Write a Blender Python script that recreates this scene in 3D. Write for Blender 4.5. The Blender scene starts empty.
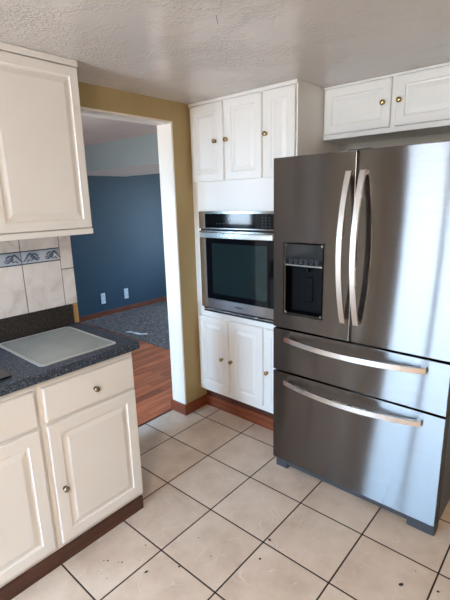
import bpy, bmesh, math, random
from mathutils import Vector, Matrix
random.seed(7)
S = bpy.context.scene
COL = S.collection
# ------------------------------------------------------------------ camera
def set_camera():
    yaw, pitch, roll = 0.7200, -0.2352, -0.0261
    cy, sy, cp, sp = math.cos(yaw), math.sin(yaw), math.cos(pitch), math.sin(pitch)
    f = Vector((-sy*cp, cy*cp, sp)); r = Vector((cy, sy, 0)); u = r.cross(f)
    c, s = math.cos(roll), math.sin(roll)
    r2 = c*r + s*u; u2 = -s*r + c*u
    cd = bpy.data.cameras.new('camera'); cam = bpy.data.objects.new('camera', cd); COL.objects.link(cam)
    cd.sensor_fit = 'HORIZONTAL'; cd.sensor_width = 36.0; cd.lens = 418.02/450*36
    cd.clip_start = 0.02
    M = Matrix((( r2.x, u2.x, -f.x, 2.1438), (r2.y, u2.y, -f.y, -2.1323), (r2.z, u2.z, -f.z, 1.5805), (0,0,0,1)))
    cam.matrix_world = M
    S.camera = cam
set_camera()
# ------------------------------------------------------------------ sky, daylight, exposure
SKY_STRENGTH = 18.0
def set_world():
    w = bpy.data.worlds.new('sky'); S.world = w; w.use_nodes = True
    nt = w.node_tree; nt.nodes.clear()
    out = nt.nodes.new('ShaderNodeOutputWorld'); bg = nt.nodes.new('ShaderNodeBackground')
    tc = nt.nodes.new('ShaderNodeTexCoord'); sx = nt.nodes.new('ShaderNodeSeparateXYZ')
    rp = nt.nodes.new('ShaderNodeValToRGB')
    nt.links.new(tc.outputs['Generated'], sx.inputs[0])
    mr = nt.nodes.new('ShaderNodeMapRange'); mr.inputs[1].default_value = -1; mr.inputs[2].default_value = 1
    nt.links.new(sx.outputs[2], mr.inputs[0]); nt.links.new(mr.outputs[0], rp.inputs[0])
    e = rp.color_ramp.elements
    e[0].position = 0.0; e[0].color = (0.36, 0.36, 0.38, 1)
    e[1].position = 1.0; e[1].color = (0.40, 0.62, 1.0, 1)
    a = e.new(0.47); a.color = (0.42, 0.47, 0.53, 1)
    a = e.new(0.52); a.color = (0.43, 0.70, 1.0, 1)
    nt.links.new(rp.outputs[0], bg.inputs[0]); bg.inputs[1].default_value = SKY_STRENGTH
    nt.links.new(bg.outputs[0], out.inputs[0])
set_world()
def portal(name, loc, rot, sx, sy):
    l = bpy.data.lights.new(name, 'AREA'); l.shape = 'RECTANGLE'; l.size = sx; l.size_y = sy
    l.cycles.is_portal = True
    o = bpy.data.objects.new(name, l); COL.objects.link(o); o.location = loc; o.rotation_euler = rot
PI = math.pi
portal('daylight_patio_door', (0.715, -4.33, 1.02), (PI/2, 0, 0), 1.07, 2.05)      # shines +Y
portal('daylight_dining_window', (-1.775, -2.83, 1.65), (PI/2, 0, 0), 0.55, 0.94)
portal('daylight_added_door', (-0.615, -2.83, 1.02), (PI/2, 0, 0), 0.67, 2.05)  # portal for the added dining door
portal('daylight_far_window', (-1.5, 4.13, 1.2), (-PI/2, 0, 0), 1.2, 1.6)
S.view_settings.view_transform = 'Standard'; S.view_settings.look = 'None'
S.view_settings.gamma = 1.0; S.view_settings.use_curve_mapping = False
S.view_settings.exposure = 1.18
S.cycles.max_bounces = 10; S.cycles.diffuse_bounces = 6; S.cycles.glossy_bounces = 5
S.cycles.use_denoising = True
S.cycles.sample_clamp_indirect = 8.0

# ------------------------------------------------------------------ materials
class NT:
    def __init__(s, name):
        s.m = bpy.data.materials.new(name); s.m.use_nodes = True
        s.t = s.m.node_tree; s.b = s.t.nodes['Principled BSDF']
        s.tc = None
    def n(s, typ, **kw):
        x = s.t.nodes.new(typ)
        for k, v in kw.items(): setattr(x, k, v)
        return x
    def l(s, a, b): s.t.links.new(a, b)
    def obj(s):
        if not s.tc: s.tc = s.n('ShaderNodeTexCoord')
        return s.tc.outputs['Object']
    def math(s, op, a, b=None, c=None):
        x = s.n('ShaderNodeMath', operation=op)
        for i, v in enumerate((a, b, c)):
            if v is None: continue
            if isinstance(v, (int, float)): x.inputs[i].default_value = v
            else: s.l(v, x.inputs[i])
        return x.outputs[0]
    def noise(s, scale, detail=4, rough=0.55, vec=None, dist=0.0):
        x = s.n('ShaderNodeTexNoise'); x.inputs['Scale'].default_value = scale; x.inputs['Detail'].default_value = detail
        x.inputs['Roughness'].default_value = rough; x.inputs['Distortion'].default_value = dist
        s.l(vec if vec is not None else s.obj(), x.inputs['Vector']); return x.outputs['Fac']
    def map(s, scale=(1,1,1), rot=(0,0,0), loc=(0,0,0), vec=None):
        x = s.n('ShaderNodeMapping'); x.inputs['Scale'].default_value = scale; x.inputs['Rotation'].default_value = rot
        x.inputs['Location'].default_value = loc
        s.l(vec if vec is not None else s.obj(), x.inputs['Vector']); return x.outputs[0]
    def ramp(s, fac, stops):
        x = s.n('ShaderNodeValToRGB'); e = x.color_ramp.elements
        for i, (p, c) in enumerate(stops):
            if not isinstance(c, tuple): c = (c, c, c)
            el = e[i] if i < 2 else e.new(p)
            el.position = p; el.color = (*c, 1)
        s.l(fac, x.inputs[0]); return x.outputs[0]
    def mix(s, f, a, b, mode='MIX'):
        x = s.n('ShaderNodeMix', data_type='RGBA', blend_type=mode)
        for k, v in ((0, f), (6, a), (7, b)):
            if isinstance(v, (int, float)): x.inputs[k].default_value = v
            elif isinstance(v, tuple): x.inputs[k].default_value = (*v, 1)
            else: s.l(v, x.inputs[k])
        return x.outputs[2]
    def bump(s, h, strength=0.3, dist=0.01):
        x = s.n('ShaderNodeBump'); x.inputs['Strength'].default_value = strength; x.inputs['Distance'].default_value = dist
        s.l(h, x.inputs['Height']); s.l(x.outputs[0], s.b.inputs['Normal'])
    def set(s, **kw):
        for k, v in kw.items():
            i = s.b.inputs[k.replace('_', ' ')]
            if isinstance(v, (int, float)): i.default_value = v
            elif isinstance(v, tuple): i.default_value = (*v, 1) if len(v) == 3 else v
            else: s.l(v, i)
        return s

def srgb(r, g, b):
    f = lambda c: (c/255/12.92) if c/255 <= 0.04045 else ((c/255+0.055)/1.055)**2.4
    return (f(r), f(g), f(b))

def paint(name, col, rough=0.5, var=0.04, bump=0.05, scale=60):
    t = NT(name)
    n = t.noise(3.0, 3)
    lo = tuple(c*(1-var) for c in col); hi = tuple(min(1, c*(1+var)) for c in col)
    t.set(Base_Color=t.ramp(n, [(0.35, lo), (0.65, hi)]), Roughness=rough)
    if bump: t.bump(t.noise(scale, 3), bump, 0.002)
    return t.m

M = {}
M['cab'] = paint('cabinet_paint', srgb(235, 232, 228), 0.35, 0.015, 0.03, 90)
M['ochre'] = paint('ochre_wall_paint', srgb(174, 152, 106), 0.6, 0.03, 0.15, 120)
M['blue'] = paint('blue_wall_paint', srgb(38, 61, 75), 0.55, 0.03, 0.12, 120)
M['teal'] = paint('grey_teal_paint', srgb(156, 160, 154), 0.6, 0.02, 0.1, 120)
M['white'] = paint('white_trim_paint', srgb(236, 226, 214), 0.4, 0.01, 0.03)
M['plain'] = paint('pale_wall_paint', srgb(196, 184, 166), 0.6, 0.02, 0.1, 120)
M['dceil'] = paint('dining_ceiling_paint', srgb(234, 220, 210), 0.7, 0.02, 0.1, 100)

def ceiling_mat():
    t = NT('textured_ceiling')
    a = t.noise(22, 4, 0.6, dist=0.6)
    b = t.noise(75, 3, 0.65)
    m = t.noise(1.9, 3, 0.6, t.map(scale=(1.0, 1.6, 1.0), rot=(0, 0, 0.5)))
    h = t.ramp(t.math('ADD', t.math('MULTIPLY', a, 0.45), t.math('MULTIPLY', b, 0.55)), [(0.47, 0.0), (0.58, 1.0)])
    k = t.ramp(m, [(0.44, 0.06), (0.60, 1.0)])
    hh = t.math('MULTIPLY', h, k)
    t.set(Base_Color=t.ramp(t.noise(2.2, 3), [(0.3, srgb(214, 206, 200)), (0.7, srgb(222, 215, 209))]), Roughness=0.22)
    t.b.inputs['Specular IOR Level'].default_value = 0.6
    t.bump(hh, 0.7, 0.005)
    return t.m
M['ceil'] = ceiling_mat()

TX, TY, TS = 0.1478, -0.448, 0.339
def tile_floor():
    t = NT('beige_floor_tile')
    sx = t.n('ShaderNodeSeparateXYZ'); t.l(t.obj(), sx.inputs[0])
    ux = t.math('DIVIDE', t.math('SUBTRACT', sx.outputs[0], TX), TS)
    uy = t.math('DIVIDE', t.math('SUBTRACT', sx.outputs[1], TY), TS)
    def edge(u):
        fr = t.math('FRACT', u)
        return t.math('MINIMUM', fr, t.math('SUBTRACT', 1.0, fr))
    d = t.math('MINIMUM', edge(ux), edge(uy))
    g = t.ramp(d, [(0.0088, 0.0), (0.0125, 1.0)])
    cb = t.n('ShaderNodeCombineXYZ'); t.l(t.math('FLOOR', ux), cb.inputs[0]); t.l(t.math('FLOOR', uy), cb.inputs[1])
    wn = t.n('ShaderNodeTexWhiteNoise'); t.l(cb.outputs[0], wn.inputs['Vector'])
    # cloud colour shifted per tile
    vm = t.n('ShaderNodeVectorMath', operation='ADD'); t.l(t.obj(), vm.inputs[0])
    vs = t.n('ShaderNodeVectorMath', operation='SCALE'); t.l(wn.outputs['Color'], vs.inputs[0]); vs.inputs['Scale'].default_value = 9.0
    t.l(vs.outputs[0], vm.inputs[1]); pv = vm.outputs[0]
    base = t.ramp(t.noise(5, 5, 0.6, pv), [(0.3, srgb(196, 174, 155)), (0.52, srgb(213, 193, 174)), (0.75, srgb(222, 205, 188))])
    # thin pale veins
    dv = t.noise(4, 3, 0.5, pv)
    vadd = t.n('ShaderNodeVectorMath', operation='MULTIPLY_ADD'); t.l(pv, vadd.inputs[0]); vadd.inputs[1].default_value = (1, 1, 1)
    cc = t.n('ShaderNodeCombineXYZ'); t.l(t.math('MULTIPLY', dv, 0.22), cc.inputs[0]); t.l(t.math('MULTIPLY', t.noise(6, 2, 0.5, pv), 0.2), cc.inputs[1]); t.l(cc.outputs[0], vadd.inputs[2])
    vo = t.n('ShaderNodeTexVoronoi', feature='DISTANCE_TO_EDGE'); vo.inputs['Scale'].default_value = 11; t.l(vadd.outputs[0], vo.inputs['Vector'])
    vein = t.ramp(vo.outputs['Distance'], [(0.004, 1.0), (0.022, 0.0)])
    mask = t.ramp(t.noise(13, 2, 0.5, pv), [(0.48, 0.0), (0.60, 0.55)])
    c2 = t.mix(t.math('MULTIPLY', vein, mask), base, srgb(226, 219, 208))
    c3 = t.mix(t.math('MULTIPLY', t.math('SUBTRACT', wn.outputs['Value'], 0.5), 0.22), c2, srgb(150, 132, 116))
    col = t.mix(g, srgb(40, 24, 15), c3)
    t.set(Base_Color=col, Roughness=t.math('MULTIPLY_ADD', g, -0.42, 0.85))
    t.b.inputs['Specular IOR Level'].default_value = 0.4
    t.bump(t.math('ADD', g, t.math('MULTIPLY', t.noise(30, 3), 0.05)), 0.5, 0.002)
    return t.m
M['tile'] = tile_floor()

def wood(name, c0, c1, c2, along='Y', rough=0.35, planks=None):
    t = NT(name)
    sc = {'X': (1.5, 30, 30), 'Y': (30, 1.5, 30), 'Z': (30, 30, 1.5)}[along]
    g = t.noise(1.6, 6, 0.6, t.map(scale=sc), 0.6)
    col = t.ramp(g, [(0.3, c0), (0.5, c1), (0.72, c2)])
    if planks:
        br = t.n('ShaderNodeTexBrick'); br.offset = 0.37
        t.l(t.map(rot=(0, 0, PI/2)), br.inputs['Vector'])
        br.inputs['Scale'].default_value = 1.0; br.inputs['Brick Width'].default_value = planks[0]; br.inputs['Row Height'].default_value = planks[1]
        br.inputs['Mortar Size'].default_value = 0.0012; br.inputs['Mortar Smooth'].default_value = 0.2
        br.inputs['Color1'].default_value = (0.62, 0.62, 0.62, 1); br.inputs['Color2'].default_value = (1.25, 1.25, 1.25, 1); br.inputs['Mortar'].default_value = (0.25, 0.2, 0.2, 1)
        col = t.mix(1.0, col, br.outputs['Color'], 'MULTIPLY')
    t.set(Base_Color=col, Roughness=rough)
    t.bump(g, 0.08, 0.001)
    return t.m
M['woodfloor'] = wood('red_brown_wood_floor', srgb(158, 78, 46), srgb(194, 106, 66), srgb(214, 130, 86), 'Y', 0.5, (0.55, 0.075))
M['oakX'] = wood('red_oak_trim', srgb(96, 46, 26), srgb(124, 62, 36), srgb(146, 78, 48), 'X', 0.4)
M['oakY'] = wood('red_oak_trim_lengthwise', srgb(96, 46, 26), srgb(124, 62, 36), srgb(146, 78, 48), 'Y', 0.4)
M['kick'] = wood('dark_brown_kick_board', srgb(62, 36, 26), srgb(78, 46, 32), srgb(92, 56, 40), 'Y', 0.5)
M['kickX'] = wood('dark_brown_kick_board_long', srgb(62, 32, 22), srgb(80, 42, 28), srgb(96, 52, 34), 'X', 0.5)

def carpet_mat():
    t = NT('grey_carpet')
    n = t.noise(75, 4, 0.8); n2 = t.noise(26, 3, 0.6)
    f = t.math('ADD', t.math('MULTIPLY', n, 0.7), t.math('MULTIPLY', n2, 0.3))
    t.set(Base_Color=t.ramp(f, [(0.38, srgb(56, 48, 45)), (0.5, srgb(104, 92, 87)), (0.62, srgb(168, 154, 146))]), Roughness=0.95)
    t.bump(n, 0.9, 0.012); return t.m
M['carpet'] = carpet_mat()

def counter_mat(name, dark, mid, light):
    t = NT(name)
    n = t.noise(105, 4, 0.8); n2 = t.noise(230, 2, 0.7)
    f = t.math('ADD', t.math('MULTIPLY', n, 0.6), t.math('MULTIPLY', n2, 0.4))
    t.set(Base_Color=t.ramp(f, [(0.42, dark), (0.50, mid), (0.54, mid), (0.60, light)]), Roughness=0.38)
    return t.m
M['counter'] = counter_mat('speckled_blue_grey_laminate', srgb(20, 24, 32), srgb(48, 60, 78), srgb(138, 150, 165))
M['splash'] = counter_mat('speckled_brown_black_laminate', srgb(20, 17, 15), srgb(44, 38, 34), srgb(92, 84, 74))

def marble_tile():
    t = NT('marbled_white_wall_tile')
    n = t.noise(7, 6, 0.6, dist=1.2)
    t.set(Base_Color=t.ramp(n, [(0.3, srgb(198, 188, 180)), (0.48, srgb(222, 214, 208)), (0.7, srgb(232, 226, 220))]), Roughness=0.25)
    return t.m
M['wtile'] = marble_tile()
M['btile'] = paint('pale_blue_border_tile', srgb(176, 186, 198), 0.3, 0.06, 0)
M['scroll'] = paint('slate_blue_relief', srgb(74, 88, 112), 0.35, 0.05, 0)
M['grout'] = paint('dark_blue_grey_grout', srgb(66, 72, 84), 0.8, 0.05, 0.1)

def steel(name, col, rough, aniso=0.0, rot=0.0):
    t = NT(name)
    n = t.noise(3.0, 2, 0.5, t.map(scale=(2, 2, 160) if aniso else (2, 2, 2)))
    t.set(Base_Color=t.ramp(n, [(0.3, tuple(c*0.96 for c in col)), (0.7, tuple(c*1.04 for c in col))]), Metallic=1.0,
          Roughness=t.math('MULTIPLY_ADD', n, 0.05, rough-0.025))
    if aniso:
        t.b.inputs['Anisotropic'].default_value = aniso; t.b.inputs['Anisotropic Rotation'].default_value = rot
        tg = t.n('ShaderNodeTangent', direction_type='RADIAL', axis='Z'); t.l(tg.outputs[0], t.b.inputs['Tangent'])
    return t.m
def brushed(name, col, rough, aniso, sigma=0.2, step=0.11, half=1):
    # horizontally brushed steel: the scratches tilt the surface up and down, so reflections smear vertically
    t = NT(name); t.t.nodes.remove(t.b)
    out = [n for n in t.t.nodes if n.type == 'OUTPUT_MATERIAL'][0]
    n = t.noise(2.2, 4, 0.6, t.map(scale=(2, 2, 120)))
    c = t.ramp(n, [(0.3, tuple(v*0.95 for v in col)), (0.7, tuple(v*1.05 for v in col))])
    ge = t.n('ShaderNodeNewGeometry'); tg = t.n('ShaderNodeTangent', direction_type='RADIAL', axis='Z')
    acc = None; wsum = 0.0
    for k in range(-half, half+1):
        w = math.exp(-0.5*(k*step/sigma)**2)
        va = t.n('ShaderNodeVectorMath', operation='ADD'); t.l(ge.outputs['Normal'], va.inputs[0]); va.inputs[1].default_value = (0, 0, k*step)
        vn = t.n('ShaderNodeVectorMath', operation='NORMALIZE'); t.l(va.outputs[0], vn.inputs[0])
        g = t.n('ShaderNodeBsdfAnisotropic'); g.inputs['Roughness'].default_value = rough
        g.inputs['Anisotropy'].default_value = aniso; g.inputs['Rotation'].default_value = 0.0
        t.l(c, g.inputs['Color']); t.l(vn.outputs[0], g.inputs['Normal']); t.l(tg.outputs[0], g.inputs['Tangent'])
        wsum += w
        if acc is None: acc = g.outputs[0]
        else:
            m = t.n('ShaderNodeMixShader'); m.inputs[0].default_value = w/wsum
            t.l(acc, m.inputs[1]); t.l(g.outputs[0], m.inputs[2]); acc = m.outputs[0]
    t.l(acc, out.inputs['Surface']); return t.m
M['steel'] = brushed('brushed_stainless_steel', (0.180, 0.165, 0.160), 0.20, 0.87)
M['steel_oven'] = steel('brushed_stainless_oven_trim', (0.50, 0.46, 0.43), 0.25, 0.9, 0.25)
M['handle'] = steel('satin_stainless_handle', (0.88, 0.86, 0.84), 0.27)
M['chrome'] = steel('bright_metal_edge', (0.8, 0.79, 0.77), 0.15)
M['brass'] = steel('antique_brass', (0.44, 0.32, 0.15), 0.14)
M['nickel'] = steel('aged_nickel_brass', (0.40, 0.35, 0.27), 0.16)

def simple(name, col, rough, spec=0.5, metal=0.0, coat=0.0):
    t = NT(name); n = t.noise(9, 2)
    t.set(Base_Color=t.ramp(n, [(0.3, tuple(c*0.94 for c in col)), (0.7, tuple(min(1, c*1.06) for c in col))]), Roughness=rough, Metallic=metal)
    t.b.inputs['Specular IOR Level'].default_value = spec
    if coat: t.b.inputs['Coat Weight'].default_value = coat; t.b.inputs['Coat Roughness'].default_value = 0.03
    return t.m
M['blackglass'] = simple('black_glass', srgb(12, 12, 15), 0.06, 0.5)
M['smoked'] = simple('smoked_control_glass', srgb(20, 20, 20), 0.08, 0.6)
M['black'] = simple('black_plastic', srgb(16, 17, 20), 0.35)
M['cavity'] = simple('dark_blue_black_plastic', srgb(3, 4, 7), 0.5, 0.12)
M['case'] = simple('dark_grey_appliance_side', srgb(74, 74, 78), 0.5)
M['grille'] = simple('slate_grey_plastic', srgb(60, 61, 64), 0.5)
M['gasket'] = simple('black_rubber_gasket', srgb(14, 13, 13), 0.7)
M['ovenin'] = simple('dark_enamel', srgb(112, 132, 130), 0.4)
M['icon'] = simple('pale_grey_print', srgb(82, 85, 92), 0.5)
M['logo'] = simple('dark_logo_print', srgb(14, 14, 17), 0.6, 0.1)
M['bezel'] = simple('bezel_painted_shine', srgb(168, 162, 156), 0.35)  # pale colour stands in for the bright reflection on a chrome frame
M['board'] = simple('frosted_white_glass', srgb(160, 165, 163), 0.22, 0.5)
M['rim'] = simple('grey_plastic_rim', srgb(176, 178, 178), 0.3, 0.5)
M['outlet'] = simple('white_outlet_plastic', srgb(225, 228, 232), 0.35)
M['slot'] = simple('dark_slot', srgb(60, 60, 64), 0.6)
M['crumb'] = simple('dark_brown_crumb', srgb(38, 26, 20), 0.8)
M['scrap'] = simple('white_scrap', srgb(236, 234, 230), 0.7)
M['thread'] = simple('dark_thread', srgb(70, 55, 45), 0.8)
M['bone'] = simple('white_vinyl_frame', srgb(228, 228, 226), 0.4)
M['edgewood'] = wood('pale_wood_edge', srgb(176, 140, 84), srgb(196, 162, 104), srgb(206, 176, 122), 'Z', 0.5)

def pane_mat(name, tint, ior=1.45, screen=None):
    m = bpy.data.materials.new(name); m.use_nodes = True; nt = m.node_tree; nt.nodes.clear()
    o = nt.nodes.new('ShaderNodeOutputMaterial'); mx = nt.nodes.new('ShaderNodeMixShader')
    tr = nt.nodes.new('ShaderNodeBsdfTransparent'); gl = nt.nodes.new('ShaderNodeBsdfGlossy'); fr = nt.nodes.new('ShaderNodeFresnel')
    tr.inputs[0].default_value = (*tint, 1); gl.inputs['Roughness'].default_value = 0.03
    fr.inputs[0].default_value = ior
    nt.links.new(fr.outputs[0], mx.inputs[0]); nt.links.new(tr.outputs[0], mx.inputs[1]); nt.links.new(gl.outputs[0], mx.inputs[2])
    if screen:   # printed screen; its teal colour also stands in for the reflected room
        df = nt.nodes.new('ShaderNodeBsdfDiffuse'); df.inputs[0].default_value = (*screen, 1); m2 = nt.nodes.new('ShaderNodeMixShader'); m2.inputs[0].default_value = 0.55
        nt.links.new(tr.outputs[0], m2.inputs[1]); nt.links.new(df.outputs[0], m2.inputs[2]); nt.links.new(m2.outputs[0], mx.inputs[1])
    nt.links.new(mx.outputs[0], o.inputs[0]); return m
M['pane'] = pane_mat('clear_window_glass', (0.95, 0.97, 0.97))
M['ovenpane'] = pane_mat('smoked_oven_glass', (0.55, 0.66, 0.64), 1.6, srgb(42, 57, 58))
def lampglow():
    t = NT('warm_lamp_glass'); t.set(Base_Color=(1, 0.85, 0.65), Roughness=0.4)
    t.b.inputs['Emission Color'].default_value = (1.0, 0.90, 0.79, 1); t.b.inputs['Emission Strength'].default_value = 80.0
    return t.m
M['glow'] = lampglow()

# ------------------------------------------------------------------ mesh helpers
def box(bm, lo, hi, bev=0.0, seg=2):
    x0, y0, z0 = lo; x1, y1, z1 = hi
    v = [bm.verts.new(p) for p in ((x0,y0,z0),(x1,y0,z0),(x1,y1,z0),(x0,y1,z0),(x0,y0,z1),(x1,y0,z1),(x1,y1,z1),(x0,y1,z1))]
    fs = [bm.faces.new([v[i] for i in q]) for q in ((0,3,2,1),(4,5,6,7),(0,1,5,4),(1,2,6,5),(2,3,7,6),(3,0,4,7))]
    if bev > 0:
        es = set(e for f in fs for e in f.edges)
        bmesh.ops.bevel(bm, geom=list(es), offset=bev, segments=seg, affect='EDGES', profile=0.5)
    return fs
def ring_boxes(bm, lo, hi, ilo, ihi, y0, y1):
    """rectangular frame in the XZ plane: lo/hi outer, ilo/ihi inner"""
    (a, b), (c, d), (e, f), (g, h) = lo, hi, ilo, ihi
    o = [(a, b), (c, b), (c, d), (a, d)]; i = [(e, f), (g, f), (g, h), (e, h)]
    V = [[bm.verts.new((p[0], y, p[1])) for p in L] for L in (o, i) for y in (y0, y1)]
    of, ob, inf, inb = V
    for k in range(4):
        n = (k+1) % 4
        bm.faces.new([of[k], of[n], inf[n], inf[k]]); bm.faces.new([ob[n], ob[k], inb[k], inb[n]])
        bm.faces.new([of[n], of[k], ob[k], ob[n]]); bm.faces.new([inf[k], inf[n], inb[n], inb[k]])
def tube(bm, pts, r, n=8):
    pts = [Vector(p) for p in pts]; rings = []
    for i, p in enumerate(pts):
        t = (pts[min(i+1, len(pts)-1)] - pts[max(i-1, 0)]).normalized()
        a = Vector((0,0,1)) if abs(t.z) < 0.9 else Vector((1,0,0))
        u = t.cross(a).normalized(); w = t.cross(u)
        rr = r[i] if isinstance(r, (list, tuple)) else r
        rings.append([bm.verts.new(p + rr*(math.cos(2*PI*k/n)*u + math.sin(2*PI*k/n)*w)) for k in range(n)])
    for a, b in zip(rings, rings[1:]):
        for k in range(n): bm.faces.new([a[k], a[(k+1) % n], b[(k+1) % n], b[k]])
    bm.faces.new(rings[0][::-1]); bm.faces.new(rings[-1])
def lathe(bm, base, axis, prof, n=16):
    base = Vector(base); axis = Vector(axis).normalized()
    a = Vector((0,0,1)) if abs(axis.z) < 0.9 else Vector((1,0,0))
    u = axis.cross(a).normalized(); w = axis.cross(u); rings = []
    for r, h in prof:
        c = base + axis*h
        if r < 1e-6: rings.append([bm.verts.new(c)])
        else: rings.append([bm.verts.new(c + r*(math.cos(2*PI*k/n)*u + math.sin(2*PI*k/n)*w)) for k in range(n)])
    for A, B in zip(rings, rings[1:]):
        for k in range(n):
            k2 = (k+1) % n
            if len(A) == 1 and len(B) == 1: continue
            if len(A) == 1: bm.faces.new([A[0], B[k2], B[k]])
            elif len(B) == 1: bm.faces.new([A[k], A[k2], B[0]])
            else: bm.faces.new([A[k], A[k2], B[k2], B[k]])
def sweep_bar(bm, pts, wdir, half_w, half_t):
    """flat bar along pts; wdir = width direction; thickness perpendicular; rounded corners"""
    pts = [Vector(p) for p in pts]; wd = Vector(wdir).normalized(); rings = []
    c = 0.35
    sec = [(-1, -1+c), (-1+c*0.4, -1), (1-c*0.4, -1), (1, -1+c), (1, 1-c), (1-c*0.4, 1), (-1+c*0.4, 1), (-1, 1-c)]
    for i, p in enumerate(pts):
        t = (pts[min(i+1, len(pts)-1)] - pts[max(i-1, 0)]).normalized()
        nd = t.cross(wd).normalized()
        rings.append([bm.verts.new(p + wd*half_w*a + nd*half_t*b) for a, b in sec])
    n = len(sec)
    for A, B in zip(rings, rings[1:]):
        for k in range(n): bm.faces.new([A[k], A[(k+1) % n], B[(k+1) % n], B[k]])
    bm.faces.new(rings[0][::-1]); bm.faces.new(rings[-1])
def obj(name, bm, mat, parent=None, smooth=False, **props):
    bmesh.ops.recalc_face_normals(bm, faces=bm.faces[:])
    me = bpy.data.meshes.new(name); bm.to_mesh(me); bm.free()
    for m in (mat if isinstance(mat, (list, tuple)) else [mat]): me.materials.append(m)
    if smooth:
        for p in me.polygons: p.use_smooth = True
        try: me.set_sharp_from_angle(angle=math.radians(40))
        except Exception: pass
    o = bpy.data.objects.new(name, me); COL.objects.link(o)
    if parent:
        o.parent = parent
        q = parent; off = Vector((0,0,0))
        while q: off += q.location; q = q.parent
        me.transform(Matrix.Translation(-off))
    for k, v in props.items(): o[k] = v
    return o
def thing(name, label, cat, loc=(0,0,0), group=None):
    o = bpy.data.objects.new(name, None); COL.objects.link(o); o.location = loc; o.empty_display_size = 0.05
    o['label'] = label; o['category'] = cat
    if group: o['group'] = group
    return o
def struct(name, bm, mat): return obj(name, bm, mat, kind='structure')
def B(*boxes, bev=0.0):
    bm = bmesh.new()
    for lo, hi in boxes: box(bm, lo, hi, bev)
    return bm

# ------------------------------------------------------------------ the room
CZ = 2.2035; DZ = 2.2035; XR = 3.4; YB = -4.2; YK = 0.6; WT = -0.141; DX = -2.98; DS = -2.7; DN = 4.0
OY0, OY1, OZ = -0.957, -0.171, 2.0706
struct('floor', B(((-0.147, YB, -0.05), (XR, YK, 0.0))), M['tile'])
struct('floor_dining', B(((DX, DS, -0.05), (-0.147, 0.71, 0.0))), M['woodfloor'])
struct('floor_carpet', B(((DX, 0.71, -0.05), (-0.147, DN, 0.008)), bev=0.004), M['carpet'])
struct('trim_1', B(((-0.156, OY0, -0.002), (-0.138, OY1-0.012, 0.003))), M['kick'])
struct('ceiling', B(((0.0, YB, CZ), (XR, YK, CZ+0.15))), M['ceil'])
struct('ceiling_dining', B(((DX, DS, DZ), (WT, DN, DZ+0.1))), M['dceil'])
def two_sided(name, boxes, front, back, axis):
    bm = bmesh.new()
    for lo, hi in boxes: box(bm, lo, hi)
    bmesh.ops.recalc_face_normals(bm, faces=bm.faces[:])
    bm.faces.ensure_lookup_table()
    for f in bm.faces:
        if f.normal.dot(Vector(axis)) > 0.9: f.material_index = 1
    me = bpy.data.meshes.new(name); bm.to_mesh(me); bm.free(); me.materials.append(front); me.materials.append(back)
    o = bpy.data.objects.new(name, me); COL.objects.link(o); o['kind'] = 'structure'; return o
J = 0.012   # jamb lining
two_sided('wall_left', [((WT, YB, 0), (0, OY0-J, 2.35)), ((WT, OY0-J, OZ+J), (0, OY1+J, 2.35)), ((WT, OY1+J, 0), (0, YK, 2.35)), ((WT, YK, 0), (0, DN, 2.35))],
          M['ochre'], M['blue'], (-1, 0, 0))
struct('wall_back', B(((0, YK, 0), (XR, YK+0.12, 2.35))), M['plain'])
struct('wall_right', B(((XR, YB, 0), (XR+0.1, YK+0.12, 2.35))), M['plain'])
PX0, PX1, PZ = 0.18, 1.25, 2.05     # patio door behind the camera
struct('wall_front', B(((0, YB-0.1, 0), (PX0, YB, 2.35)), ((PX1, YB-0.1, 0), (XR+0.1, YB, 2.35)), ((PX0, YB-0.1, PZ), (PX1, YB, 2.35))), M['plain'])
struct('wall_dining_far', B(((DX-0.1, DS-0.1, 0), (DX, DN+0.1, 2.4))), M['blue'])
WX0, WX1, WZ0, WZ1 = -2.05, -1.50, 1.18, 2.12
EX0, EX1, EZ = -0.95, -0.28, 2.05
struct('wall_dining_front', B(((DX, DS-0.1, 0), (WX0, DS, 2.4)), ((WX1, DS-0.1, 0), (EX0, DS, 2.4)), ((EX1, DS-0.1, 0), (WT, DS, 2.4)), ((EX0, DS-0.1, EZ), (EX1, DS, 2.4)), ((WX0, DS-0.1, 0), (WX1, DS, WZ0)), ((WX0, DS-0.1, WZ1), (WX1, DS, 2.4))), M['blue'])
NX0, NX1, NZ0, NZ1 = -2.1, -0.9, 0.4, 2.0
struct('wall_dining_back', B(((DX, DN, 0), (NX0, DN+0.1, 2.4)), ((NX1, DN, 0), (0, DN+0.1, 2.4)), ((NX0, DN, 0), (NX1, DN+0.1, NZ0)), ((NX0, DN, NZ1), (NX1, DN+0.1, 2.4))), M['blue'])
# beam across the dining room: teal face, pale underside
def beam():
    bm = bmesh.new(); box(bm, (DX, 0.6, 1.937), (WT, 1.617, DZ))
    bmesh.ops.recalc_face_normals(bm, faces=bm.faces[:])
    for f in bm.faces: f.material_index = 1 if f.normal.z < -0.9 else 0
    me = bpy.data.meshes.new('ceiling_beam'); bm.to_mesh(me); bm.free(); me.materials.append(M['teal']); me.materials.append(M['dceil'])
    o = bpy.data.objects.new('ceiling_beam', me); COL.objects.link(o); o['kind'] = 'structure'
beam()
# jamb linings
struct('trim_2', B(((WT, OY1, 0.0), (0.0, OY1+J, OZ+J)), bev=0.001), M['white'])
struct('trim_3', B(((WT, OY0, OZ), (0.0, OY1, OZ+J)), bev=0.001), M['white'])
struct('trim_4', B(((WT, OY0-J, 0.0), (0.0, OY0, OZ+J)), bev=0.001), M['white'])
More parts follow.
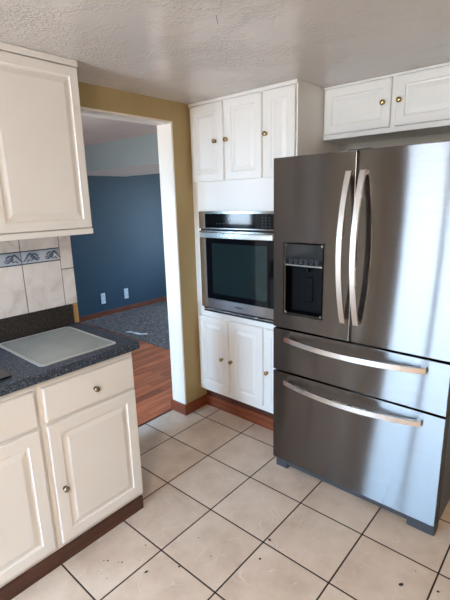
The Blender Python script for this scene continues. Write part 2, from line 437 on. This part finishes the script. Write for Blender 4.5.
# baseboards
BT, BH = 0.013, 0.085
struct('baseboard_jamb', B(((WT-BT, OY1-BT, 0), (BT, OY1, BH)), bev=0.003), M['oakX'])
struct('baseboard_left', B(((0.0, OY1, 0), (BT, 0.048, BH)), bev=0.003), M['oakY'])
struct('baseboard_dining', B(((DX, DS, 0), (DX+0.012, DN, 0.075)), bev=0.003), M['oakY'])
# windows
def window(name, x0, x1, z0, z1, y0, y1, split):
    fm = bmesh.new(); t = 0.05
    ring_boxes(fm, (x0, z0), (x1, z1), (x0+t, z0+t), (x1-t, z1-t), y0, y1)
    if split == 'V':
        xm = 0.72; box(fm, (xm-0.025, y0+0.01, z0+t), (xm+0.025, y1-0.01, z1-t))
    else:
        zm = (z0+z1)/2; box(fm, (x0+t, y0+0.01, zm-0.025), (x1-t, y1-0.01, zm+0.025))
    w = obj(name, fm, M['bone'], kind='structure')
    ym = (y0+y1)/2
    obj('window_pane', B(((x0+t*0.5, ym-0.003, z0+t*0.5), (x1-t*0.5, ym+0.003, z1-t*0.5))), M['pane'], w)
    return w
window('door_1', PX0, PX1, 0.0, PZ, YB-0.09, YB-0.02, 'V')
window('window_1', WX0, WX1, WZ0, WZ1, DS-0.09, DS-0.02, 'H')
window('door_added', EX0, EX1, 0.0, EZ, DS-0.09, DS-0.02, 'H')  # unseen glass door, added to brighten the jamb and wood floor
struct('trim_6', B(((WX1, DS+0.0005, 0.0), (WX1+0.12, DS+0.02, 2.12)), bev=0.003), M['oakY'])
window('window_2', NX0, NX1, NZ0, NZ1, DN+0.02, DN+0.09, 'H')

# ------------------------------------------------------------------ cabinet pieces
def panel_door(name, parent, P, U, N, w, h, t=0.02, f=0.05, mat=None, flat=False):
    P = Vector(P); U = Vector(U); N = Vector(N); V = Vector((0,0,1))
    if flat: prof = [(0, 0), (0, t-0.006), (0.002, t-0.002), (0.007, t)]
    else: prof = [(0, 0), (0, t-0.005), (0.0015, t-0.0015), (0.005, t), (f, t), (f+0.004, t-0.006), (f+0.011, t-0.0075), (f+0.034, t-0.0005)]
    bm = bmesh.new(); rings = []
    for i, d in prof:
        rings.append([bm.verts.new(P + U*a + V*b + N*d) for a, b in ((i, i), (w-i, i), (w-i, h-i), (i, h-i))])
    for A, C in zip(rings, rings[1:]):
        for k in range(4): bm.faces.new([A[k], A[(k+1) % 4], C[(k+1) % 4], C[k]])
    bm.faces.new(rings[0][::-1]); bm.faces.new(rings[-1])
    return obj(name, bm, mat or M['cab'], parent)
def knob(parent, p, N, mat, r=0.0145):
    bm = bmesh.new()
    lathe(bm, p, N, [(0, 0), (r*0.75, 0), (r*0.75, 0.002), (r*0.42, 0.004), (r*0.38, 0.011), (r*0.95, 0.014), (r, 0.0165), (r*0.93, 0.020), (r*0.6, 0.0235), (0, 0.0245)], 18)
    return obj('knob', bm, mat, parent, smooth=True)

# ------------------------------------------------------------------ tall oven cabinet
UX = (1,0,0); NY = (0,-1,0)
OC = thing('oven_cabinet', 'tall white cabinet built around the wall oven, between ochre wall and refrigerator', 'cabinet', (0.42, 0.3, 0.0))
bm = bmesh.new()
X0, X1 = 0.002, 0.840; ZB = 0.165; ZT = CZ-0.001
OX0, OX1, OZ0, OZ1 = 0.070, 0.770, 0.800, 1.500
box(bm, (X0, 0.0, ZB), (X0+0.068, 0.02, ZT)); box(bm, (OX1, 0.0, ZB), (X1, 0.02, ZT))
box(bm, (OX0, 0.0, OZ1), (OX1, 0.02, ZT)); box(bm, (OX0, 0.0, ZB), (OX1, 0.02, OZ0))
box(bm, (X0, 0.02, ZB), (X0+0.018, YK-0.002, ZT)); box(bm, (X1-0.018, 0.02, ZB), (X1, YK-0.002, ZT))
box(bm, (X0+0.018, YK-0.012, ZB), (X1-0.018, YK-0.002, ZT)); box(bm, (X0+0.018, 0.02, ZB), (X1-0.018, YK-0.012, ZB+0.02))
box(bm, (X0+0.018, 0.02, OZ0-0.02), (X1-0.018, YK-0.012, OZ0)); box(bm, (X0+0.018, 0.02, OZ1), (X1-0.018, YK-0.012, OZ1+0.02))
obj('carcass', bm, M['cab'], OC)
obj('crown_strip', B(((X0, -0.012, 2.183), (X1, 0.0, ZT)), bev=0.002), M['cab'], OC)
for i, (a, b) in enumerate(((0.020, 0.303), (0.326, 0.605), (0.627, 0.832))):
    d = panel_door('door', OC, (a, 0.0, 1.702), UX, NY, b-a, 0.476, 0.02, 0.048)
    kx = (0.243, 0.338, 0.640)[i]
    knob(d, (kx, -0.02, 1.947), NY, M['brass'])
    d = panel_door('door', OC, (a, 0.0, 0.203), UX, NY, b-a, 0.557, 0.02, 0.048)
    kx = (0.250, 0.336, 0.645)[i]
    knob(d, (kx, -0.02, 0.461), NY, M['brass'])
obj('toe_kick', B(((X0, 0.062, 0.0), (X1, 0.075, ZB))), M['kickX'], OC)
obj('base_trim', B(((X0, 0.048, 0.0), (X1, 0.062, 0.088)), bev=0.003), M['oakX'], OC)

# ------------------------------------------------------------------ wall oven
WO = thing('wall_oven', 'stainless steel built-in wall oven with black glass door', 'oven', (0.42, 0.0, 0.80))
x0, x1 = 0.077, 0.763; gx0, gx1 = 0.135, 0.705
yf = -0.028
bm = bmesh.new()
box(bm, (x0+0.004, 0.004, 0.806), (x1-0.004, 0.02, 0.845)); box(bm, (x0+0.004, 0.004, 1.36), (x1-0.004, 0.02, 1.494))
box(bm, (x0, -0.002, 0.797), (x1, -0.0005, 0.800))
# cavity shell (open towards the door)
cx0, cx1, cz0, cz1, cyb = 0.16, 0.68, 0.88, 1.345, 0.45
box(bm, (x0+0.02, 0.004, cz0-0.02), (x1-0.02, cyb+0.02, cz0)); box(bm, (x0+0.02, 0.004, cz1), (x1-0.02, cyb+0.02, cz1+0.02))
box(bm, (x0+0.004, 0.004, cz0), (cx0, cyb+0.02, cz1)); box(bm, (cx1, 0.004, cz0), (x1-0.004, cyb+0.02, cz1))
box(bm, (cx0, cyb, cz0), (cx1, cyb+0.02, cz1))
obj('oven_body', bm, M['ovenin'], WO)
for zz in (1.02, 1.19):
    bm = bmesh.new()
    for k in range(12): tube(bm, [(cx0+0.03+k*0.042, 0.03, zz), (cx0+0.03+k*0.042, 0.43, zz)], 0.0022, 6)
    for yy in (0.03, 0.23, 0.43): tube(bm, [(cx0+0.001, yy, zz), (cx1-0.001, yy, zz)], 0.0035, 6)
    obj('oven_rack', bm, M['chrome'], WO)
bm = bmesh.new(); ring_boxes(bm, (x0, 1.392), (x1, 1.507), (gx0, 1.398), (gx1, 1.492), yf, -0.001)
cp = obj('control_panel', bm, M['steel_oven'], WO)
obj('panel_glass', B(((gx0-0.001, yf+0.003, 1.397), (gx1+0.001, -0.002, 1.493))), M['blackglass'], cp)
def mark(x, z, w, h): obj('key_marking', B(((x, yf+0.0020, z), (x+w, yf+0.0032, z+h))), M['icon'], cp)
for r in range(4):
    for c in range(3): mark(0.612+c*0.026, 1.412+r*0.018, 0.008, 0.005)
for c in range(5): mark(0.385+c*0.028, 1.408, 0.010, 0.004)
for c in range(3): mark(0.235+c*0.03, 1.425, 0.010, 0.004)
bm = bmesh.new(); ring_boxes(bm, (x0, 0.838), (x1, 1.378), (gx0, 0.905), (gx1, 1.352), yf, -0.001)
dr = obj('oven_door', bm, M['steel_oven'], WO)
bm = bmesh.new(); ring_boxes(bm, (gx0-0.001, 0.904), (gx1+0.001, 1.353), (0.190, 0.945), (0.650, 1.295), yf+0.001, -0.004)
obj('door_glass', bm, M['blackglass'], dr)
obj('window_pane', B(((0.189, yf+0.002, 0.944), (0.651, yf+0.005, 1.296))), M['ovenpane'], dr)
bm = bmesh.new()
pts = [(0.120+0.600*k/20, -0.066-0.016*math.sin(PI*k/20), 1.353) for k in range(21)]
sweep_bar(bm, pts, (0,0,1), 0.0165, 0.006)
for xx in (0.140, 0.700): box(bm, (xx-0.012, -0.066, 1.343), (xx+0.012, yf+0.001, 1.363))
obj('handle', bm, M['handle'], dr, smooth=True)
bm = bmesh.new()
box(bm, (x0+0.002, -0.012, 0.801), (x1-0.002, -0.002, 0.806)); box(bm, (x0+0.002, -0.016, 0.829), (x1-0.002, -0.002, 0.835))
box(bm, (x0+0.002, -0.006, 0.806), (x1-0.002, -0.002, 0.829))
obj('vent_strip', bm, M['black'], WO)
obj('vent_trim', B(((x0+0.002, -0.018, 0.8155), (x1-0.002, -0.005, 0.8205)), bev=0.001), M['handle'], WO)
obj('gap_seal', B(((x0+0.002, -0.014, 1.378), (x1-0.002, -0.002, 1.392))), M['gasket'], WO)
def text_obj(body, size, loc, mat, parent, name):
    c = bpy.data.curves.new(name, 'FONT'); c.body = body; c.size = size; c.align_x = 'CENTER'; c.align_y = 'CENTER'; c.extrude = 0.0006; c.shear = 0.2
    tmp = bpy.data.objects.new('tmp', c); COL.objects.link(tmp)
    me = bpy.data.meshes.new_from_object(tmp.evaluated_get(bpy.context.evaluated_depsgraph_get()))
    bpy.data.objects.remove(tmp)
    me.transform(Matrix.Rotation(PI/2, 4, 'X')); me.transform(Matrix.Translation(Vector(loc)))
    bm = bmesh.new(); bm.from_mesh(me); bpy.data.meshes.remove(me)
    n = 40
    pts = [(loc[0]-0.006+0.019*math.cos(a), loc[1], loc[2]+0.001+0.0085*math.sin(a)) for a in [2*PI*k/n*0.8+0.9 for k in range(n)]]
    tube(bm, pts, [0.0007*math.sin(PI*(k+0.5)/n)+0.0002 for k in range(n)], 5)
    return obj(name, bm, mat, parent)
text_obj('Whirlpool', 0.0175, (0.418, yf-0.0005, 0.871), M['logo'], dr, 'logo')

# ------------------------------------------------------------------ cabinet above the refrigerator
FC = thing('wall_cabinet', 'white two-door wall cabinet above the refrigerator', 'cabinet', (1.32, 0.445, 1.913))
FX0, FX1 = 0.843, 1.745
obj('carcass', B(((FX0, 0.289, 1.913), (FX1, YK-0.002, CZ-0.001)), bev=0.0015), M['cab'], FC)
obj('crown_strip', B(((FX0, 0.279, 2.190), (FX1, 0.289, CZ-0.001)), bev=0.002), M['cab'], FC)
for a, b, kx in ((0.856, 1.242, 1.204), (1.270, 1.735, 1.290)):
    d = panel_door('door', FC, (a, 0.289, 1.940), UX, NY, b-a, 0.246, 0.02, 0.045)
    knob(d, (kx, 0.269, 2.066), NY, M['brass'])

# ------------------------------------------------------------------ refrigerator
RF = thing('refrigerator', 'large stainless steel french-door refrigerator with two bottom drawers', 'refrigerator', (1.32, 0.1, 0.0))
RX0, RX1, RC = 0.868, 1.774, 1.318
RY = -0.274
obj('case', B(((RX0+0.004, -0.185, 0.03), (RX1-0.004, 0.56, 1.765)), bev=0.004), M['case'], RF)
obj('gasket', B(((RX0+0.012, -0.200, 0.075), (RX1-0.012, -0.185, 1.765))), M['gasket'], RF)
obj('dark_gap_fill', B(((RC-0.0057, -0.266, 0.889), (RC+0.0057, -0.1995, 1.775))), M['gasket'], RF)  # black strip added to keep the gap between the doors dark
def steel_front(name, a, b, z0, z1, cut=None):
    bm = B(((a, RY, z0), (b, -0.200, z1)), bev=0.003)
    o = obj(name, bm, M['steel'], RF)
    if cut:
        off = RF.location
        (ca, cz0), (cb, cz1) = cut
        cu = obj('tmpcut', B(((ca, RY-0.05, cz0), (cb, RY+0.068, cz1))), M['cavity'])
        cu.location = (0,0,0)
        m = o.modifiers.new('b', 'BOOLEAN'); m.object = cu; m.operation = 'DIFFERENCE'; m.solver = 'EXACT'
        bpy.context.view_layer.update()
        me = bpy.data.meshes.new_from_object(o.evaluated_get(bpy.context.evaluated_depsgraph_get()))
        o.modifiers.clear(); o.data = me; bpy.data.objects.remove(cu)
    return o
DZ0 = 0.889
dl = steel_front('left_door', RX0, RC-0.0055, DZ0, 1.780, ((0.941, 0.978), (1.165, 1.353)))
drr = steel_front('right_door', RC+0.0055, RX1, DZ0, 1.780)
for dd, hx in ((dl, 1.285), (drr, 1.352)):
    bm = bmesh.new()
    pts = []
    for k in range(25):
        s = k/24; z = 0.985 + 0.705*s
        pts.append((hx, RY-0.016-0.068*math.sin(PI*s)**0.85, z))
    sweep_bar(bm, pts, (1,0,0), 0.0140, 0.0065)
    for zz in (0.992, 1.683): box(bm, (hx-0.013, RY-0.012, zz-0.010), (hx+0.013, RY+0.001, zz+0.010))
    obj('handle', bm, M['handle'], dd, smooth=True)
ud = steel_front('upper_drawer', RX0, RX1, 0.636, 0.879)
ld = steel_front('lower_drawer', RX0, RX1, 0.070, 0.626)
for dd, zz in ((ud, 0.832), (ld, 0.578)):
    bm = bmesh.new(); pts = []
    for k in range(29):
        s = k/28
        pts.append((0.955+0.722*s, RY-0.016-0.060*math.sin(PI*s)**0.8, zz))
    sweep_bar(bm, pts, (0,0,1), 0.0145, 0.0075)
    for xx in (0.966, 1.666): box(bm, (xx-0.010, RY-0.012, zz-0.012), (xx+0.010, RY+0.001, zz+0.012))
    obj('handle', bm, M['handle'], dd, smooth=True)
# dispenser
bm = bmesh.new(); ring_boxes(bm, (0.935, 0.972), (1.171, 1.359), (0.9435, 0.9805), (1.1625, 1.3505), RY-0.005, RY+0.004)
bmesh.ops.bevel(bm, geom=[e for e in bm.edges if abs((e.verts[0].co-e.verts[1].co).y) > 0.005 and e.verts[0].co.x in (e.verts[1].co.x,)], offset=0.009, segments=3, affect='EDGES')
ds = obj('dispenser_frame', bm, M['bezel'], dl)
bm = bmesh.new(); box(bm, (0.943, RY-0.002, 1.245), (1.163, RY+0.03, 1.351), 0.002)
obj('dispenser_panel', bm, M['smoked'], dl)
obj('panel_lip', B(((0.943, RY-0.005, 1.238), (1.163, RY+0.03, 1.245)), bev=0.001), M['chrome'], dl)
for k in range(6):
    cx = 0.978 + 0.030*k; bm = bmesh.new()
    lathe(bm, (cx, RY-0.0018, 1.266), (0,-1,0), [(0.0085, 0), (0.0085, 0.0012), (0.0070, 0.0012), (0.0070, 0.0)], 14)
    box(bm, (cx-0.0075, RY-0.003, 1.2515), (cx+0.0075, RY-0.0018, 1.2535))
    obj('dispenser_button', bm, M['icon'], dl)
bm = bmesh.new()
w0, w1, q0, q1, yb = 0.943, 1.163, 0.980, 1.238, RY+0.066
box(bm, (w0, yb-0.003, q0), (w1, yb, q1)); box(bm, (w0-0.001, RY+0.002, q0), (w0+0.002, yb, q1)); box(bm, (w1-0.002, RY+0.002, q0), (w1+0.001, yb, q1))
box(bm, (w0, RY+0.002, q0-0.001), (w1, yb, q0+0.003)); box(bm, (w0, RY+0.03, q1), (w1, yb, q1+0.003))
box(bm, (1.030, yb-0.010, 1.040), (1.078, yb-0.003, 1.175), 0.004)
tube(bm, [(1.054, RY+0.042, 1.236), (1.054, RY+0.042, 1.205)], 0.012, 12)
obj('dispenser_recess', bm, M['cavity'], dl)
# base grille with feet
bm = bmesh.new()
box(bm, (RX0+0.006, -0.252, 0.0), (RX0+0.085, -0.180, 0.066), 0.006); box(bm, (RX1-0.13, -0.252, 0.0), (RX1-0.002, -0.180, 0.066), 0.006)
box(bm, (RX0+0.080, -0.244, 0.022), (RX1-0.125, -0.190, 0.066), 0.004)
obj('base_grille', bm, M['grille'], RF)
for xx in (RX0+0.06, RX1-0.06):
    for yy in (0.2, 0.5):
        bm = bmesh.new(); lathe(bm, (xx, yy, 0.0), (0,0,1), [(0, 0), (0.02, 0), (0.02, 0.032), (0, 0.032)], 12); obj('levelling_foot', bm, M['black'], RF)
obj('hinge_cover', B(((RC-0.055, -0.265, 1.7802), (RC+0.055, -0.18, 1.786)), bev=0.003), M['case'], RF)
for xx in (RX0+0.01, RX1-0.11): obj('hinge_cover', B(((xx, -0.16, 1.764), (xx+0.10, -0.02, 1.782)), bev=0.004), M['case'], RF)

# ------------------------------------------------------------------ left run: base cabinets, counter, wall cabinet
UY = (0,-1,0); NX = (1,0,0); FXF = 0.525
def base_cab(name, label, ya, yb, units, kgap):
    t = thing(name, label, 'cabinet', (0.26, (ya+yb)/2, 0.0))
    obj('carcass', B(((0.002, yb, 0.072), (FXF, ya, 0.884)), bev=0.001), M['cab'], t)
    for a, b, kd, kw in units:
        d = panel_door('drawer', t, (FXF, a, 0.697), UY, NX, a-b, 0.155, 0.020, flat=True)
        knob(d, (FXF+0.02, kw, 0.768), NX, M['nickel'])
        d = panel_door('door', t, (FXF, a, 0.098), UY, NX, a-b, 0.583, 0.020, 0.052)
        knob(d, (FXF+0.02, kd, 0.367), NX, M['nickel'])
    obj('kick_board', B(((FXF-0.02, yb, 0.0), (FXF+0.013, ya-kgap, 0.071))), M['kick'], t)
    obj('plinth', B(((0.03, yb, 0.0), (FXF-0.02, ya-kgap, 0.0715))), M['kick'], t)
    return t
base_cab('base_cabinet', 'white base cabinet at counter end, beside the doorway to the wood floor', -0.990, -1.464, [(-0.999, -1.448, -1.408, -1.212)], 0.012)
base_cab('base_cabinet', 'white base cabinet under the black cooktop, cut off by the photo edge', -1.465, -2.40, [(-1.480, -1.930, -1.885, -1.705), (-1.945, -2.385, -1.985, -2.165)], 0)

CT = thing('countertop', 'speckled blue-grey laminate countertop over the white base cabinets', 'countertop', (0.28, -1.7, 0.885))
obj('slab', B(((0.0015, -2.43, 0.885), (0.555, -0.959, 0.925)), bev=0.003), M['counter'], CT)
obj('backsplash_strip', B(((0.0015, -2.43, 0.925), (0.022, -0.994, 1.036)), bev=0.002), M['splash'], CT)

bt = thing('cutting_board', 'pale frosted glass cutting board with grey rim set in the countertop', 'cutting board', (0.25, -1.23, 0.925))
def rounded_plate(bm, x0, x1, y0, y1, r, z0, z1, inner=None):
    pts = []
    for cx, cy, a0 in ((x1-r, y1-r, 0), (x0+r, y1-r, 90), (x0+r, y0+r, 180), (x1-r, y0+r, 270)):
        for k in range(7):
            a = math.radians(a0+15*k); pts.append((cx+r*math.cos(a), cy+r*math.sin(a)))
    if inner is None:
        A = [bm.verts.new((*p, z0)) for p in pts]; C = [bm.verts.new((*p, z1)) for p in pts]; n = len(pts)
        bm.faces.new(A[::-1]); bm.faces.new(C)
        for k in range(n): bm.faces.new([A[k], A[(k+1) % n], C[(k+1) % n], C[k]])
    else:
        cxm, cym = (x0+x1)/2, (y0+y1)/2; hx, hy = (x1-x0)/2, (y1-y0)/2
        q = [((p[0]-cxm)*(hx-inner)/hx+cxm, (p[1]-cym)*(hy-inner)/hy+cym) for p in pts]; n = len(pts)
        L = [[bm.verts.new((*p, z)) for p in P] for P in (pts, q) for z in (z0, z1)]
        for k in range(n):
            m = (k+1) % n
            bm.faces.new([L[0][k], L[0][m], L[1][m], L[1][k]]); bm.faces.new([L[1][k], L[1][m], L[3][m], L[3][k]])
            bm.faces.new([L[3][k], L[3][m], L[2][m], L[2][k]]); bm.faces.new([L[2][k], L[2][m], L[0][m], L[0][k]])
bx0, bx1, by0, by1 = 0.040, 0.500, -1.420, -1.045
bm = bmesh.new(); rounded_plate(bm, bx0, bx1, by0, by1, 0.022, 0.9252, 0.9292, 0.012); obj('rim', bm, M['rim'], bt)
bm = bmesh.new(); rounded_plate(bm, bx0+0.012, bx1-0.012, by0+0.012, by1-0.012, 0.014, 0.9252, 0.9280); obj('glass_plate', bm, M['board'], bt)
ck = thing('cooktop', 'black glass cooktop corner on the countertop at the left photo edge', 'cooktop', (0.28, -1.93, 0.925))
bm = bmesh.new(); rounded_plate(bm, 0.060, 0.503, -2.31, -1.538, 0.004, 0.9285, 0.934); obj('glass_top', bm, M['blackglass'], ck)
obj('burner_body', B(((0.09, -2.28, 0.9252), (0.47, -1.57, 0.9285))), M['black'], ck)

# tiled backsplash
TB = thing('tile_backsplash', 'marbled white wall tiles with a blue scroll border above the countertop', 'backsplash tiles', (0.004, -1.7, 1.037))
obj('grout_bed', B(((0.0008, -2.43, 1.0365), (0.006, -0.957, 1.436))), M['grout'], TB)
g = 0.0022
def wtile(y0, y1, z0, z1): return obj('tile', B(((0.004, y0+g, z0+g), (0.0105, y1-g, z1-g)), bev=0.001), M['wtile'], TB)
cols = [(-1.029-0.204*(k+1), -1.029-0.204*k) for k in range(6)]
for y0, y1 in cols:
    wtile(y0, y1, 1.0375, 1.290); wtile(y0, y1, 1.355, 1.436)
    b = obj('border_tile', B(((0.004, y0+g, 1.290+g*1.7), (0.0115, y1-g, 1.355-g*1.7)), bev=0.001), M['btile'], TB)
    bm = bmesh.new()
    w = (y1-y0-2*g); ya = y0+g; zc = 1.3225
    for s in range(2):
        c0 = ya + w*(0.27+0.5*s); sg = 1 if s == 0 else -1
        pts = [(0.0118, c0 - 0.05*sg + 0.085*t*sg, zc + 0.018*math.cos(2.6*t*PI*0.9)*(-1)) for t in [k/14 for k in range(15)]]
        tube(bm, pts, [0.002+0.0034*math.sin(PI*k/14) for k in range(15)], 6)
        sp = []
        for k in range(22):
            a = k/21*2.6*PI; r = 0.019*(1-k/24)
            sp.append((0.0118, c0 + 0.006*sg + r*math.cos(a)*sg, zc + r*math.sin(a)))
        tube(bm, sp, [0.0042-0.0024*k/21 for k in range(22)], 6)
        for q in range(3):
            pz = zc-0.022 + 0.004*q; py = c0-0.03*sg+0.022*q*sg
            tube(bm, [(0.0118, py, pz), (0.0118, py+0.010*sg, pz+0.010), (0.0118, py+0.024*sg, pz+0.006)], [0.003, 0.0035, 0.0008], 6)
    obj('scroll_relief', bm, M['scroll'], b)
wtile(-1.029, -0.957, 1.0375, 1.238); wtile(-1.029, -0.957, 1.238, 1.436)
struct('trim_5', B(((0.0002, -0.992, 0.926), (0.006, -0.958, 1.036))), M['edgewood'])

UC = thing('wall_cabinet', 'cream-white wall cabinet hung over the countertop and tile backsplash', 'cabinet', (0.15, -1.4, 1.4365))
obj('carcass', B(((0.002, -1.90, 1.4365), (0.281, -0.992, CZ-0.001)), bev=0.001), M['cab'], UC)
obj('crown_strip', B(((0.281, -1.90, 2.176), (0.302, -0.992, CZ-0.001)), bev=0.002), M['cab'], UC)
obj('light_rail', B(((0.281, -1.90, 1.4365), (0.298, -0.992, 1.463)), bev=0.002), M['cab'], UC)
panel_door('door', UC, (0.281, -0.996, 1.467), UY, NX, 0.442, 0.705, 0.02, 0.040)
d = panel_door('door', UC, (0.281, -1.450, 1.467), UY, NX, 0.440, 0.705, 0.02, 0.040)
knob(d, (0.301, -1.49, 1.55), NX, M['brass'])

# ------------------------------------------------------------------ small things
def outlet(y, label):
    t = thing('wall_outlet', label, 'outlet', (DX, y, 0.26), 'outlets on the blue wall')
    obj('cover_plate', B(((DX+0.0003, y-0.035, 0.185), (DX+0.007, y+0.035, 0.337)), bev=0.002), M['outlet'], t)
    for zz in (0.226, 0.296):
        s = obj('socket', B(((DX+0.006, y-0.017, zz-0.018), (DX+0.009, y+0.017, zz+0.018)), bev=0.001), M['outlet'], t)
        obj('slot', B(((DX+0.0088, y-0.009, zz-0.002), (DX+0.0095, y-0.006, zz+0.009)), ((DX+0.0088, y+0.006, zz-0.002), (DX+0.0095, y+0.009, zz+0.009))), M['slot'], s)
outlet(1.082, 'white outlet on the blue wall, nearer the kitchen counter')
outlet(1.479, 'white outlet on the blue wall, farther along beside the doorway jamb')
# torn white scrap on carpet edge
bm = bmesh.new(); rows = []
for k in range(13):
    s = k/12; x = -2.08+0.29*s; y = 0.79+0.10*s + 0.012*math.sin(7*s)
    wd = 0.006+0.022*math.sin(PI*min(1, s*1.05))*(0.6+0.4*math.cos(9*s))
    h = 0.012+0.010*abs(math.sin(8*s))
    rows.append([bm.verts.new((x-0.3*wd*a, y+wd*a, (0.0085 if abs(a) == 1 else h))) for a in (-1, -0.4, 0.3, 1)] + [bm.verts.new((x, y, 0.0085))])
for A, C in zip(rows, rows[1:]):
    for k in range(3): bm.faces.new([A[k], A[k+1], C[k+1], C[k]])
    bm.faces.new([A[3], A[4], C[4], C[3]]); bm.faces.new([A[4], A[0], C[0], C[4]])
sc = obj('paper_scrap', bm, M['scrap'], smooth=True); sc['label'] = 'thin torn white scrap lying on the grey carpet edge'; sc['category'] = 'scrap'
# crumbs
crumbs = [((0.866, -1.248), 0.0055, 'long dark crumb beside the diagonal grout line in front of the base cabinet'),
          ((0.747, -1.156), 0.0035, 'small dark crumb on floor tile nearest the base cabinet corner'),
          ((0.791, -1.228), 0.0018, 'tiny dark crumb between the base cabinet crumb cluster and the grout line'),
          ((0.670, -1.332), 0.0030, 'dark crumb in the cluster by the base cabinet, closest to the kick board'),
          ((0.685, -1.321), 0.0038, 'larger dark crumb of the touching pair by the base cabinet kick board'),
          ((0.741, -1.285), 0.0035, 'dark crumb at the outer end of the cluster by the base cabinet'),
          ((0.728, -1.295), 0.0022, 'tiny dark crumb beside the outer crumb of the cluster by the base cabinet'),
          ((0.760, -1.378), 0.0020, 'lone speck of dirt in front of the base cabinet crumb cluster'),
          ((0.910, -0.964), 0.0030, 'dark crumb on the middle floor tile, farther from the camera of its two'),
          ((1.029, -1.004), 0.0030, 'dark crumb on the middle floor tile, closer to the camera of its two'),
          ((0.958, -1.137), 0.0045, 'dark crumb just past a grout line, at bottom centre of the photo'),
          ((1.211, -0.876), 0.0055, 'big round dark crumb on the tile right of the bottom centre grout crossing'),
          ((1.182, -0.760), 0.0060, 'big oval dark crumb touching a grout line in front of the refrigerator'),
          ((1.740, -0.606), 0.0070, 'largest dark crumb on the tile in front of the refrigerator right foot'),
          ((1.866, -0.543), 0.0050, 'dark crumb at the lower right corner of the photo'),
          ((1.764, -0.498), 0.0025, 'small dark crumb just ahead of the refrigerator right foot'),
          ((1.246, -0.560), 0.0022, 'small dark crumb on the tile in front of the refrigerator centre')]
for (x, y), r, lab in crumbs:
    bm = bmesh.new(); bmesh.ops.create_icosphere(bm, subdivisions=2, radius=r)
    st = 1.5 if 'long' in lab or 'largest' in lab or 'oval' in lab else 1.1
    for v in bm.verts: v.co = Vector((v.co.x*st, v.co.y*0.8, v.co.z*0.5)) * (0.8+0.4*random.random())
    zmin = min(v.co.z for v in bm.verts)
    rot = Matrix.Rotation(random.random()*6, 4, 'Z')
    for v in bm.verts: v.co = rot @ v.co; v.co.z -= zmin
    o = obj('floor_crumb', bm, M['crumb'], smooth=True); o.location = (x, y, 0.0003)
    o['label'] = lab; o['category'] = 'crumb'; o['group'] = 'dark crumbs on the tile floor'
# thread on ceiling
bm = bmesh.new(); tube(bm, [(1.06, -0.904, CZ+0.001), (1.061, -0.904, 2.195), (1.066, -0.903, 2.182), (1.064, -0.902, 2.176)], 0.0009, 6)
o = obj('ceiling_thread', bm, M['thread']); o['label'] = 'short dark thread hanging from the textured ceiling'; o['category'] = 'thread'
# ceiling lamp, unseen behind the camera, added for the warm room light
CL = thing('unseen_ceiling_lamp', 'round warm ceiling lamp added unseen behind the camera', 'lamp', (2.3, -3.0, CZ))
bm = bmesh.new(); lathe(bm, (2.3, -3.0, CZ), (0,0,-1), [(0, 0), (0.17, 0), (0.17, 0.02), (0.15, 0.025), (0, 0.025)], 32); obj('lamp_base', bm, M['brass'], CL, smooth=True)
bm = bmesh.new(); lathe(bm, (2.3, -3.0, CZ-0.02), (0,0,-1), [(0.15, 0), (0.148, 0.03), (0.12, 0.07), (0.06, 0.095), (0, 0.10)], 32); obj('lamp_shade', bm, M['glow'], CL, smooth=True)
